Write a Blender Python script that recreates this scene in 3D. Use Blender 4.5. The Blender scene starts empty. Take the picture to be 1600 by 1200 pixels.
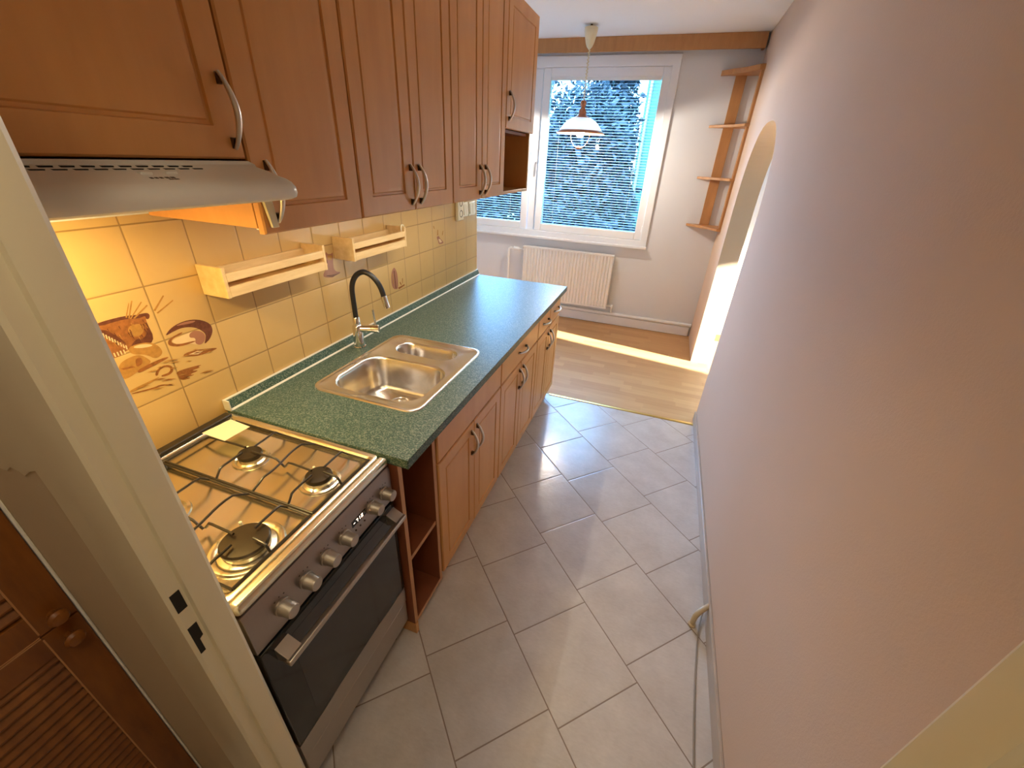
import bpy, bmesh, math, random
from mathutils import Vector, Matrix
random.seed(7)
S = bpy.context.scene
C = S.collection

# ------------------------------------------------------------------ camera
cam_d = bpy.data.cameras.new('camera')
cam = bpy.data.objects.new('camera', cam_d); C.objects.link(cam)
cam_d.sensor_fit = 'HORIZONTAL'; cam_d.sensor_width = 36.0
cam_d.lens = 641.70 / 1600 * 36.0
cam_d.clip_start = 0.02
_r = Vector((0.9410370, 0.3353898, 0.0443057)); _u = Vector((-0.1987653, 0.4421543, 0.8746382)); _f = Vector((-0.2737548, 0.8318733, -0.4827474))
cam.matrix_world = Matrix(((_r.x, _u.x, -_f.x, 1.24125), (_r.y, _u.y, -_f.y, -0.76713), (_r.z, _u.z, -_f.z, 1.63585), (0, 0, 0, 1)))
S.camera = cam

# ------------------------------------------------------------------ world, sun, exposure
W = bpy.data.worlds.new('World'); S.world = W; W.use_nodes = True
_bg = W.node_tree.nodes['Background']
_bg.inputs[0].default_value = (0.25, 0.53, 1.0, 1); _bg.inputs[1].default_value = 13.0
_sd = bpy.data.lights.new('sun', 'SUN'); _sd.energy = 26; _sd.angle = math.radians(0.6); _sd.color = (1, 0.91, 0.74)
sun = bpy.data.objects.new('sun', _sd); C.objects.link(sun)
sun.rotation_euler = Vector((-1, 0.16, -0.314)).to_track_quat('-Z', 'Y').to_euler(); sun.location = (9, -2, 6)
for _n, (_x0, _x1, _z0, _z1) in {'portal_a': (-0.04, 0.96, 1.0, 2.29), 'portal_b': (-1.24, -0.22, 1.0, 2.29)}.items():
    _ld = bpy.data.lights.new(_n, 'AREA'); _ld.shape = 'RECTANGLE'; _ld.size = _x1 - _x0; _ld.size_y = _z1 - _z0; _ld.cycles.is_portal = True
    _lo = bpy.data.objects.new(_n, _ld); C.objects.link(_lo); _lo.location = ((_x0 + _x1) / 2, 4.14, (_z0 + _z1) / 2); _lo.rotation_euler = (math.radians(-90), 0, 0)
S.view_settings.view_transform = 'Standard'; S.view_settings.look = 'None'
S.view_settings.gamma = 1.0; S.view_settings.use_curve_mapping = False
S.view_settings.exposure = 1.18
S.cycles.max_bounces = 10; S.cycles.diffuse_bounces = 6; S.cycles.glossy_bounces = 5; S.cycles.transparent_max_bounces = 16
S.cycles.sample_clamp_indirect = 6.0
P_PENDANT, P_LED, P_HOOD, P_HALL = 25.0, 2.4, 2.7, 7.5

# ------------------------------------------------------------------ materials
def _nt(name):
    m = bpy.data.materials.new(name); m.use_nodes = True
    nt = m.node_tree; b = nt.nodes['Principled BSDF']
    return m, nt, b
def N(nt, t, **kw):
    n = nt.nodes.new(t)
    for k, v in kw.items():
        if k.startswith('i_'):
            n.inputs[k[2:].replace('_', ' ')].default_value = v
        else: setattr(n, k, v)
    return n
def math_n(nt, op, a, b=None, c=None):
    n = nt.nodes.new('ShaderNodeMath'); n.operation = op
    for i, v in enumerate((a, b, c)):
        if v is None: continue
        if isinstance(v, (int, float)): n.inputs[i].default_value = v
        else: nt.links.new(v, n.inputs[i])
    return n.outputs[0]
def mixc(nt, fac, a, b):
    n = nt.nodes.new('ShaderNodeMix'); n.data_type = 'RGBA'
    for i, v in ((0, fac), (6, a), (7, b)):
        if isinstance(v, (int, float)): n.inputs[i].default_value = v
        elif isinstance(v, tuple): n.inputs[i].default_value = (*v, 1) if len(v) == 3 else v
        else: nt.links.new(v, n.inputs[i])
    return n.outputs[2]
def bump(nt, b, h, strength=0.3, dist=0.002):
    n = nt.nodes.new('ShaderNodeBump'); n.inputs['Strength'].default_value = strength; n.inputs['Distance'].default_value = dist
    nt.links.new(h, n.inputs['Height']); nt.links.new(n.outputs[0], b.inputs['Normal'])
def noise(nt, scale, detail=4, vec=None, rough=0.55):
    n = N(nt, 'ShaderNodeTexNoise'); n.inputs['Scale'].default_value = scale; n.inputs['Detail'].default_value = detail; n.inputs['Roughness'].default_value = rough
    if vec is not None: nt.links.new(vec, n.inputs['Vector'])
    return n.outputs['Fac']
def pos(nt): return nt.nodes.new('ShaderNodeNewGeometry').outputs['Position']
def sep(nt, v):
    n = nt.nodes.new('ShaderNodeSeparateXYZ'); nt.links.new(v, n.inputs[0]); return n.outputs
def mapping(nt, v, scale=(1, 1, 1), rot=(0, 0, 0)):
    n = nt.nodes.new('ShaderNodeMapping'); nt.links.new(v, n.inputs[0]); n.inputs['Scale'].default_value = scale; n.inputs['Rotation'].default_value = rot
    return n.outputs[0]
def plain(name, col, rough=0.5, metal=0.0, var=0.06, scale=30, bmp=0.0, spec=0.5, coat=0.0):
    m, nt, b = _nt(name)
    f = noise(nt, scale, 3, pos(nt))
    lo = tuple(max(0, c * (1 - var)) for c in col); hi = tuple(min(1, c * (1 + var)) for c in col)
    nt.links.new(mixc(nt, f, lo, hi), b.inputs['Base Color'])
    b.inputs['Roughness'].default_value = rough; b.inputs['Metallic'].default_value = metal
    b.inputs['Specular IOR Level'].default_value = spec; b.inputs['Coat Weight'].default_value = coat; b.inputs['Coat Roughness'].default_value = 0.15
    if bmp: bump(nt, b, noise(nt, scale * 4, 4, pos(nt)), bmp)
    return m
def wood(name, a, c, rough=0.35, scale=(30, 30, 3), spec=0.5, coat=0.0):
    m, nt, b = _nt(name)
    v = mapping(nt, pos(nt), scale)
    f = noise(nt, 1.0, 6, v, 0.6)
    f2 = noise(nt, 5.0, 3, pos(nt))
    fac = math_n(nt, 'ADD', math_n(nt, 'MULTIPLY', f, 0.8), math_n(nt, 'MULTIPLY', f2, 0.25))
    r = N(nt, 'ShaderNodeValToRGB'); nt.links.new(fac, r.inputs[0])
    r.color_ramp.elements[0].position = 0.35; r.color_ramp.elements[0].color = (*a, 1)
    r.color_ramp.elements[1].position = 0.72; r.color_ramp.elements[1].color = (*c, 1)
    nt.links.new(r.outputs[0], b.inputs['Base Color'])
    b.inputs['Roughness'].default_value = rough; b.inputs['Specular IOR Level'].default_value = spec
    b.inputs['Coat Weight'].default_value = coat; b.inputs['Coat Roughness'].default_value = 0.2
    bump(nt, b, f, 0.05, 0.001)
    return m
def emit(name, col, st):
    m, nt, b = _nt(name)
    b.inputs['Base Color'].default_value = (*col, 1); b.inputs['Emission Color'].default_value = (*col, 1); b.inputs['Emission Strength'].default_value = st
    return m

def mat_wall_tile():
    m, nt, b = _nt('wall_tile_yellow'); p = sep(nt, pos(nt))
    def line(o, off):
        f = math_n(nt, 'FRACT', math_n(nt, 'DIVIDE', math_n(nt, 'SUBTRACT', o, off), 0.15))
        return math_n(nt, 'MINIMUM', f, math_n(nt, 'SUBTRACT', 1.0, f))
    d = math_n(nt, 'MINIMUM', line(p[1], 0.0591 - 1.5), line(p[2], 1.0002 - 1.5))
    g = math_n(nt, 'LESS_THAN', d, 0.0125)
    n = noise(nt, 9, 3, pos(nt))
    base = mixc(nt, n, (0.545, 0.352, 0.128), (0.595, 0.392, 0.155))
    nt.links.new(mixc(nt, g, base, (0.30, 0.175, 0.055)), b.inputs['Base Color'])
    nt.links.new(math_n(nt, 'ADD', math_n(nt, 'MULTIPLY', g, 0.5), 0.22), b.inputs['Roughness'])
    h = math_n(nt, 'ADD', math_n(nt, 'SMOOTH_MIN', math_n(nt, 'MULTIPLY', d, 14.0), 0.5, 0.3), math_n(nt, 'MULTIPLY', noise(nt, 14, 2, pos(nt)), 0.12))
    bump(nt, b, h, 0.35, 0.004)
    return m
def mat_floor_tile():
    m, nt, b = _nt('floor_tile_stone'); p = sep(nt, pos(nt))
    n_ = math_n(nt, 'MULTIPLY', math_n(nt, 'ADD', p[0], p[1]), 0.70711)
    t_ = math_n(nt, 'MULTIPLY', math_n(nt, 'SUBTRACT', p[1], p[0]), 0.70711)
    r = math_n(nt, 'DIVIDE', math_n(nt, 'ADD', n_, 3.335 - 1.142), 0.3335)
    row = math_n(nt, 'FLOOR', r)
    off = math_n(nt, 'MULTIPLY', math_n(nt, 'MODULO', row, 2.0), -0.061)
    c = math_n(nt, 'DIVIDE', math_n(nt, 'SUBTRACT', math_n(nt, 'ADD', t_, 3.335 - 0.118), off), 0.3335)
    def edge(x):
        f = math_n(nt, 'FRACT', x); return math_n(nt, 'MINIMUM', f, math_n(nt, 'SUBTRACT', 1.0, f))
    d = math_n(nt, 'MINIMUM', edge(r), edge(c))
    g = math_n(nt, 'LESS_THAN', d, 0.0065)
    cid = math_n(nt, 'FRACT', math_n(nt, 'MULTIPLY', math_n(nt, 'SINE', math_n(nt, 'ADD', math_n(nt, 'MULTIPLY', row, 12.99), math_n(nt, 'MULTIPLY', math_n(nt, 'FLOOR', c), 78.23))), 437.5))
    f1 = noise(nt, 6, 8, pos(nt), 0.65); f2 = noise(nt, 45, 4, mapping(nt, pos(nt), (1, 3, 1), (0, 0, 0.78)))
    fac = math_n(nt, 'SUBTRACT', math_n(nt, 'ADD', math_n(nt, 'MULTIPLY', f1, 1.5), math_n(nt, 'ADD', math_n(nt, 'MULTIPLY', f2, 0.5), math_n(nt, 'MULTIPLY', cid, 0.14))), 0.55)
    base = mixc(nt, fac, (0.48, 0.43, 0.39), (0.69, 0.645, 0.60))
    nt.links.new(mixc(nt, g, base, (0.26, 0.195, 0.15)), b.inputs['Base Color'])
    nt.links.new(math_n(nt, 'ADD', math_n(nt, 'MULTIPLY', g, 0.4), math_n(nt, 'ADD', 0.16, math_n(nt, 'MULTIPLY', f1, 0.12))), b.inputs['Roughness'])
    h = math_n(nt, 'ADD', math_n(nt, 'MULTIPLY', math_n(nt, 'MINIMUM', d, 0.02), 30), math_n(nt, 'ADD', math_n(nt, 'MULTIPLY', noise(nt, 24, 5, pos(nt)), 0.8), math_n(nt, 'MULTIPLY', noise(nt, 75, 3, pos(nt)), 0.25)))
    bump(nt, b, h, 0.34, 0.003)
    return m
def mat_laminate():
    m, nt, b = _nt('floor_laminate_beech'); p = sep(nt, pos(nt))
    ry = math_n(nt, 'DIVIDE', p[1], 0.064); row = math_n(nt, 'FLOOR', ry)
    rnd = math_n(nt, 'FRACT', math_n(nt, 'MULTIPLY', math_n(nt, 'SINE', math_n(nt, 'MULTIPLY', row, 12.9898)), 4375.85))
    cx = math_n(nt, 'ADD', math_n(nt, 'DIVIDE', p[0], 0.42), math_n(nt, 'MULTIPLY', rnd, 5)); col = math_n(nt, 'FLOOR', cx)
    rid = math_n(nt, 'FRACT', math_n(nt, 'MULTIPLY', math_n(nt, 'SINE', math_n(nt, 'ADD', math_n(nt, 'MULTIPLY', row, 7.13), math_n(nt, 'MULTIPLY', col, 31.7))), 943.7))
    gr = noise(nt, 1.0, 5, mapping(nt, pos(nt), (5, 60, 1)), 0.6)
    fac = math_n(nt, 'ADD', math_n(nt, 'MULTIPLY', rid, 0.45), math_n(nt, 'MULTIPLY', gr, 0.55))
    nt.links.new(mixc(nt, fac, (0.45, 0.24, 0.10), (0.67, 0.415, 0.20)), b.inputs['Base Color'])
    b.inputs['Roughness'].default_value = 0.42; b.inputs['Specular IOR Level'].default_value = 0.16
    bump(nt, b, gr, 0.04, 0.001)
    return m
def mat_worktop():
    m, nt, b = _nt('worktop_green_speckle')
    v = N(nt, 'ShaderNodeTexVoronoi'); v.inputs['Scale'].default_value = 330; nt.links.new(pos(nt), v.inputs['Vector'])
    s = sep(nt, v.outputs['Color'])
    lt = math_n(nt, 'GREATER_THAN', s[0], 0.72); dk = math_n(nt, 'LESS_THAN', s[1], 0.3)
    c = mixc(nt, noise(nt, 60, 4, pos(nt)), (0.045, 0.085, 0.066), (0.072, 0.122, 0.096))
    c = mixc(nt, math_n(nt, 'MULTIPLY', dk, 0.6), c, (0.028, 0.052, 0.04)); c = mixc(nt, math_n(nt, 'MULTIPLY', lt, 0.55), c, (0.26, 0.29, 0.23))
    nt.links.new(c, b.inputs['Base Color']); b.inputs['Roughness'].default_value = 0.37; b.inputs['Specular IOR Level'].default_value = 0.2
    bump(nt, b, noise(nt, 260, 2, pos(nt)), 0.08, 0.001)
    return m
def mat_plaster(name, a, c, bmp=0.25, sc=90):
    m, nt, b = _nt(name)
    nt.links.new(mixc(nt, noise(nt, 2.2, 5, pos(nt)), a, c), b.inputs['Base Color']); b.inputs['Roughness'].default_value = 0.92; b.inputs['Specular IOR Level'].default_value = 0.2
    bump(nt, b, math_n(nt, 'ADD', noise(nt, sc, 5, pos(nt)), math_n(nt, 'MULTIPLY', noise(nt, sc * 3, 2, pos(nt)), 0.5)), bmp, 0.003)
    return m
def mat_steel(name, col=(0.62, 0.58, 0.52), rough=0.25, stretch=(1, 40, 1), bmp=0.04):
    m, nt, b = _nt(name)
    f = noise(nt, 20, 3, mapping(nt, pos(nt), stretch))
    nt.links.new(mixc(nt, f, tuple(x * .9 for x in col), col), b.inputs['Base Color']); b.inputs['Metallic'].default_value = 1.0
    nt.links.new(math_n(nt, 'ADD', math_n(nt, 'MULTIPLY', f, 0.12), rough - 0.06), b.inputs['Roughness'])
    if bmp: bump(nt, b, f, bmp, 0.001)
    return m
def mat_pane():
    m = bpy.data.materials.new('window_glass'); m.use_nodes = True; nt = m.node_tree; nt.nodes.clear()
    o = nt.nodes.new('ShaderNodeOutputMaterial'); mx = nt.nodes.new('ShaderNodeMixShader'); t = nt.nodes.new('ShaderNodeBsdfTransparent'); g = nt.nodes.new('ShaderNodeBsdfGlossy')
    lw = nt.nodes.new('ShaderNodeLayerWeight'); lw.inputs[0].default_value = 0.12
    g.inputs['Roughness'].default_value = 0.02; t.inputs[0].default_value = (0.93, 0.96, 0.96, 1)
    nt.links.new(lw.outputs['Fresnel'], mx.inputs[0]); nt.links.new(t.outputs[0], mx.inputs[1]); nt.links.new(g.outputs[0], mx.inputs[2]); nt.links.new(mx.outputs[0], o.inputs[0])
    return m
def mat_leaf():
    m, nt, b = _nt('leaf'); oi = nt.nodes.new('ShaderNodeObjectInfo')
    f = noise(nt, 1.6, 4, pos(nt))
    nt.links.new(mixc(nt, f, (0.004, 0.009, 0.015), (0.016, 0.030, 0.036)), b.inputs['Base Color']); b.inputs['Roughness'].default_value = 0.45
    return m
def mat_translucent_white(name, col):
    m, nt, b = _nt(name); b.inputs['Base Color'].default_value = (*col, 1); b.inputs['Roughness'].default_value = 0.3
    t = nt.nodes.new('ShaderNodeBsdfTranslucent'); t.inputs[0].default_value = (*col, 1)
    mx = nt.nodes.new('ShaderNodeMixShader'); mx.inputs[0].default_value = 0.28
    o = nt.nodes['Material Output']; nt.links.new(b.outputs[0], mx.inputs[1]); nt.links.new(t.outputs[0], mx.inputs[2]); nt.links.new(mx.outputs[0], o.inputs[0])
    return m

M = {}
M['cab'] = wood('cabinet_cherry_foil', (0.57, 0.255, 0.066), (0.68, 0.335, 0.105), 0.38, (8, 8, 1.2), 0.5, 0.15)
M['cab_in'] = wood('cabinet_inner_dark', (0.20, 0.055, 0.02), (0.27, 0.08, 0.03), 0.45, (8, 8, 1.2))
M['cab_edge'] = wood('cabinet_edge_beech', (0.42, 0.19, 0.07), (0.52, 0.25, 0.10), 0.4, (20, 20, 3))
M['rack'] = wood('rack_pine', (0.60, 0.40, 0.17), (0.76, 0.56, 0.28), 0.5, (40, 5, 40))
M['shelf'] = wood('shelf_beech', (0.40, 0.185, 0.065), (0.52, 0.262, 0.10), 0.4, (20, 20, 4))
M['louver'] = wood('louver_teak', (0.15, 0.042, 0.005), (0.27, 0.092, 0.013), 0.4, (30, 30, 5))
M['tile'] = mat_wall_tile(); M['ftile'] = mat_floor_tile(); M['lam'] = mat_laminate(); M['top'] = mat_worktop()
M['pink'] = mat_plaster('plaster_pink', (0.61, 0.46, 0.35), (0.66, 0.50, 0.39), 0.16, 130)
M['white'] = mat_plaster('plaster_white', (0.66, 0.67, 0.69), (0.72, 0.73, 0.75), 0.15)
M['cream_wall'] = mat_plaster('plaster_cream', (0.62, 0.52, 0.39), (0.68, 0.58, 0.45), 0.15)
M['hall'] = mat_plaster('plaster_hall', (0.52, 0.42, 0.28), (0.58, 0.47, 0.33), 0.2)
M['ceil'] = mat_plaster('ceiling_paint', (0.82, 0.83, 0.84), (0.86, 0.87, 0.88), 0.1)
M['frame_paint'] = plain('door_frame_paint', (0.70, 0.63, 0.46), 0.35, 0, 0.04, 6, 0.02)
M['upvc'] = plain('upvc_white', (0.80, 0.82, 0.85), 0.3, 0, 0.02, 5)
M['rad'] = plain('radiator_enamel', (0.86, 0.84, 0.80), 0.35, 0, 0.02, 5)
M['skirt'] = plain('skirting_white', (0.80, 0.79, 0.78), 0.4, 0, 0.04, 9)
M['gskirt'] = plain('skirting_tile', (0.46, 0.39, 0.33), 0.3, 0, 0.1, 12)
M['steel'] = mat_steel('steel_brushed'); M['sinksteel'] = mat_steel('sink_steel', (0.78, 0.74, 0.68), 0.23, (1, 1, 1), 0.02)
M['hob'] = plain('hob_steel', (0.78, 0.72, 0.56), 0.24, 1.0, .03, 3)
M['panel'] = mat_steel('cooker_panel_steel', (0.36, 0.31, 0.28), 0.36, (1, 40, 1))
M['drawer_steel'] = mat_steel('cooker_drawer_steel', (0.52, 0.47, 0.42), 0.38, (1, 40, 1))
M['chrome'] = plain('chrome', (0.78, 0.76, 0.72), 0.08, 1.0, 0.02, 5)
M['nickel'] = mat_steel('satin_nickel', (0.74, 0.69, 0.62), 0.36, (1, 1, 1), 0.01)
M['nickel_foot'] = plain('handle_foot_shaded', (0.10, 0.055, 0.03), 0.4, 0.6)  # shade on the nickel handle ends put into this brown; lamp fittings share it
M['black'] = plain('black_enamel', (0.012, 0.011, 0.011), 0.25)
M['rubber'] = plain('black_rubber_hose', (0.010, 0.009, 0.009), 0.42, 0, 0.1, 200)
M['ovenglass'] = plain('oven_glass_black', (0.008, 0.010, 0.011), 0.08, 0, 0.05, 3, 0, 0.6)
M['ovenwin'] = plain('oven_window_dark', (0.030, 0.028, 0.027), 0.12, 0, 0.1, 3, 0, 0.6)
M['iron'] = plain('grate_enamel', (0.035, 0.026, 0.016), 0.35, 0.2)
M['cap'] = plain('burner_cap', (0.060, 0.045, 0.028), 0.32, 0.6)
M['brown'] = plain('cooker_side_brown', (0.035, 0.016, 0.010), 0.3)
M['knob'] = mat_steel('knob_silver', (0.50, 0.45, 0.39), 0.46, (1, 1, 1), 0.01)
M['hood'] = plain('hood_enamel', (0.64, 0.60, 0.53), 0.35, 0, 0.03, 6)
M['dark'] = plain('dark_gap', (0.01, 0.008, 0.006), 0.8)
M['ink'] = plain('ink_brown', (0.05, 0.025, 0.012), 0.6)
M['cream'] = plain('cream_plastic', (0.74, 0.66, 0.45), 0.35, 0, 0.03)
M['socket'] = plain('socket_cream', (0.80, 0.72, 0.48), 0.3, 0, 0.02)
M['paper'] = plain('paper_cream', (0.70, 0.64, 0.44), 0.8, 0, 0.03, 120)
M['brass'] = plain('brass_strip', (0.62, 0.44, 0.14), 0.3, 0.8)
M['copper'] = plain('copper_wood', (0.42, 0.16, 0.075), 0.4, 0.1)
M['alu'] = plain('strip_white', (0.78, 0.76, 0.68), 0.35, 0.2)
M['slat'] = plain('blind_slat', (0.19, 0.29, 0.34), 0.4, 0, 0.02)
M['blindrail'] = plain('blind_rail', (0.78, 0.80, 0.80), 0.35, 0, 0.02)
M['pane'] = mat_pane(); M['leaf'] = mat_leaf()
M['bark'] = plain('bark', (0.05, 0.045, 0.05), 0.8, 0, 0.3, 20, 0.3)
M['ground'] = plain('lawn', (0.05, 0.09, 0.04), 0.9, 0, 0.4, 2, 0.2)
M['teal'] = mat_plaster('facade_teal', (0.085, 0.165, 0.110), (0.095, 0.185, 0.125), 0.1)
M['shade'] = mat_translucent_white('lamp_shade_opal', (0.72, 0.80, 0.92))
M['bulb'] = emit('bulb_glow', (1.0, 0.80, 0.52), 30)
M['led'] = emit('led_diffuser', (1.0, 0.86, 0.62), 2.5)
M['hoodlamp'] = emit('hood_lamp_cover', (1.0, 0.70, 0.28), 8)
M['digit'] = emit('clock_digit', (1.0, 0.82, 0.62), 1.6)
M['cable'] = plain('cable_grey', (0.30, 0.25, 0.20), 0.5)
M['pipe'] = plain('pipe_beige', (0.52, 0.41, 0.26), 0.4)
M['m_dark'] = plain('motif_umber', (0.13, 0.042, 0.020), 0.25, 0, .6, 90); M['m_mid'] = plain('motif_sienna', (0.28, 0.105, 0.028), 0.25, 0, .55, 110)
M['m_lt'] = plain('motif_ochre', (0.40, 0.20, 0.048), 0.25, 0, .35, 90); M['m_pale'] = plain('motif_pale', (0.70, 0.50, 0.27), 0.25); M['m_pink'] = plain('motif_rose', (0.34, 0.15, 0.09), 0.25)

# ------------------------------------------------------------------ mesh helpers
class MB:
    def __init__(s): s.bm = bmesh.new(); s.slots = []
    def slot(s, m):
        if m not in s.slots: s.slots.append(m)
        return s.slots.index(m)
    def face(s, vs, m):
        try:
            f = s.bm.faces.new(vs); f.material_index = s.slot(m); return f
        except ValueError: return None
    def v(s, p): return s.bm.verts.new(p)
    def box(s, x0, x1, y0, y1, z0, z1, m='white'):
        q = [s.v((x, y, z)) for z in (z0, z1) for x, y in ((x0, y0), (x1, y0), (x1, y1), (x0, y1))]
        for f in ((3, 2, 1, 0), (4, 5, 6, 7), (0, 1, 5, 4), (1, 2, 6, 5), (2, 3, 7, 6), (3, 0, 4, 7)): s.face([q[i] for i in f], m)
        return s
    def rings(s, rings, m, cap0=True, cap1=True, closed=True):
        rv = [[s.v(p) for p in r] for r in rings]
        for a, b in zip(rv, rv[1:]):
            n = len(a)
            for i in range(n if closed else n - 1):
                j = (i + 1) % n; s.face([a[i], a[j], b[j], b[i]], m)
        if cap0: s.face(list(reversed(rv[0])), m)
        if cap1: s.face(rv[-1], m)
        return s
    def prism(s, poly, axis, a0, a1, m):
        def P(p, a):
            return {0: (a, p[0], p[1]), 1: (p[0], a, p[1]), 2: (p[0], p[1], a)}[axis]
        return s.rings([[P(p, a0) for p in poly], [P(p, a1) for p in poly]], m)
    def lathe(s, prof, c, m, seg=28, axis=2, cap=True):
        R = []
        for r, h in prof:
            ring = []
            for i in range(seg):
                a = 2 * math.pi * i / seg; u, w = r * math.cos(a), r * math.sin(a)
                ring.append({2: (c[0] + u, c[1] + w, c[2] + h), 0: (c[0] + h, c[1] + u, c[2] + w), 1: (c[0] + w, c[1] + h, c[2] + u)}[axis])
            R.append(ring)
        return s.rings(R, m, cap, cap)
    def tube(s, pts, r, m, seg=10, cap=True):
        pts = [Vector(p) for p in pts]; n = len(pts)
        rr = r if isinstance(r, (list, tuple)) else [r] * n
        T = [(pts[min(i + 1, n - 1)] - pts[max(i - 1, 0)]).normalized() for i in range(n)]
        up = Vector((0, 0, 1)) if abs(T[0].z) < 0.9 else Vector((1, 0, 0))
        nrm = (up - T[0] * up.dot(T[0])).normalized(); R = []
        for i in range(n):
            nrm = (nrm - T[i] * nrm.dot(T[i])).normalized(); b = T[i].cross(nrm)
            R.append([pts[i] + (nrm * math.cos(2 * math.pi * k / seg) + b * math.sin(2 * math.pi * k / seg)) * rr[i] for k in range(seg)])
        return s.rings(R, m, cap, cap)
    def poly(s, pts, m): s.face([s.v(p) for p in pts], m); return s
    def build(s, name, parent=None, loc=None, smooth=True, bevel=0.0, seg=2, **props):
        bmesh.ops.recalc_face_normals(s.bm, faces=s.bm.faces)
        big = [f for f in s.bm.faces if len(f.verts) > 4]
        if big: bmesh.ops.triangulate(s.bm, faces=big)
        off = Vector((0, 0, 0)); p = parent
        while p is not None: off += p.location; p = p.parent
        l = Vector((0, 0, 0))
        if parent is None and loc is not None: l = Vector(loc)
        bmesh.ops.translate(s.bm, verts=s.bm.verts, vec=-(off + l))
        me = bpy.data.meshes.new(name); s.bm.to_mesh(me); s.bm.free()
        for m in s.slots: me.materials.append(M[m])
        if smooth:
            me.polygons.foreach_set('use_smooth', [True] * len(me.polygons)); me.set_sharp_from_angle(angle=math.radians(38))
        o = bpy.data.objects.new(name, me); C.objects.link(o); o.location = l
        if parent is not None: o.parent = parent
        if bevel:
            b = o.modifiers.new('bevel', 'BEVEL'); b.width = bevel; b.segments = seg; b.limit_method = 'ANGLE'; b.angle_limit = math.radians(50)
        for k, v in props.items(): o[k] = v
        return o
def thing(name, label, cat, loc, group=None):
    o = bpy.data.objects.new(name, None); C.objects.link(o); o.location = loc; o.empty_display_size = 0.05
    o['label'] = label; o['category'] = cat
    if group: o['group'] = group
    return o
def struct(mb, name, parent=None, **k):
    o = mb.build(name, parent, **k)
    if parent is None: o['kind'] = 'structure'
    return o
def rrect(cx, cy, hx, hy, r, z, n=6):
    out = []
    for sx, sy, a0 in ((1, 1, 0), (-1, 1, 90), (-1, -1, 180), (1, -1, 270)):
        for k in range(n + 1):
            a = math.radians(a0 + 90 * k / n); out.append((cx + sx * (hx - r) + r * math.cos(a), cy + sy * (hy - r) + r * math.sin(a), z))
    return out
def lamp_light(name, kind, energy, col, loc, parent, rot=(0, 0, 0), **kw):
    d = bpy.data.lights.new(name, kind); d.energy = energy; d.color = col
    for k, v in kw.items(): setattr(d, k, v)
    o = bpy.data.objects.new(name, d); C.objects.link(o)
    off = Vector((0, 0, 0)); p = parent
    while p is not None: off += p.location; p = p.parent
    o.location = Vector(loc) - off; o.rotation_euler = rot; o.parent = parent
    return o

# ------------------------------------------------------------------ shell
CH = 2.59; WX = 1.73; YF = 3.883; YE = 2.035
struct(MB().box(-1.6, 2.45, -2.4, 2.018, -0.08, 0, 'ftile'), 'floor', smooth=False)
struct(MB().box(-1.6, 6.2, 2.018, YF + .25, -0.08, 0, 'lam').box(2.45, 6.2, 0.8, 2.018, -0.08, 0, 'lam').box(1.88, 2.45, 0.8, 2.018, 0, 0.004, 'lam'), 'floor_dining', smooth=False)
struct(MB().box(-1.75, 6.2, -2.5, YF + .25, CH, CH + .1, 'ceil'), 'ceiling', smooth=False)
wl = struct(MB().box(-1.6, 0, -0.57, YE, 0, CH, 'white'), 'wall_left', smooth=False)
MB().box(-.004, 0.0015, -0.515, YE - .001, 0.80, 1.47, 'tile').build('wall_tiles', wl, smooth=False)
struct(MB().box(-1.75, -1.6, YE - .1, YF + .25, 0, CH, 'white'), 'wall_far_left', smooth=False)
# right wall with the arched opening
ya, yb, yc = 2.095, 3.18, 2.6375; hw = (yb - ya) / 2; zs, ah, ne = 1.30, 0.605, 2.5
arch = []
for k in range(41):
    t = -1 + 2 * k / 40.0
    a = math.pi * (1 - k / 40.0); cx_, sx_ = math.cos(a), math.sin(a)
    e = 2 / ne
    arch.append((yc + hw * math.copysign(abs(cx_) ** e, cx_), zs + ah * abs(sx_) ** e))
outl = [(-0.57, 0), (ya, 0)] + arch + [(yb, 0), (YF, 0), (YF, CH), (-0.57, CH)]
mb = MB()
fr = [mb.v((WX, y, z)) for y, z in outl]; bk = [mb.v((WX + .15, y, z)) for y, z in outl]
mb.face(fr, 'pink'); mb.face(list(reversed(bk)), 'cream_wall')
for i in range(len(outl)):
    j = (i + 1) % len(outl); mb.face([fr[i], bk[i], bk[j], fr[j]], 'cream_wall' if 1 <= i <= 43 else 'pink')
struct(mb, 'wall_right', smooth=False)
# window wall
wx0, wx1, wz0, wz1 = -1.42, 1.05, 0.92, 2.41
mb = MB()
mb.box(-1.75, wx0, YF, YF + .25, 0, CH, 'white').box(wx1, 2.6, YF, YF + .25, 0, CH, 'white').box(5.2, 6.2, YF, YF + .25, 0, CH, 'white').box(2.6, 5.2, YF, YF + .25, 0, .9, 'white').box(2.6, 5.2, YF, YF + .25, 2.35, CH, 'white').box(wx0, wx1, YF, YF + .25, 0, wz0, 'white').box(wx0, wx1, YF, YF + .25, wz1, CH, 'white')  # opening into the unseen side room added to bounce light onto the arch jamb
struct(mb, 'wall_window', smooth=False)
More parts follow.
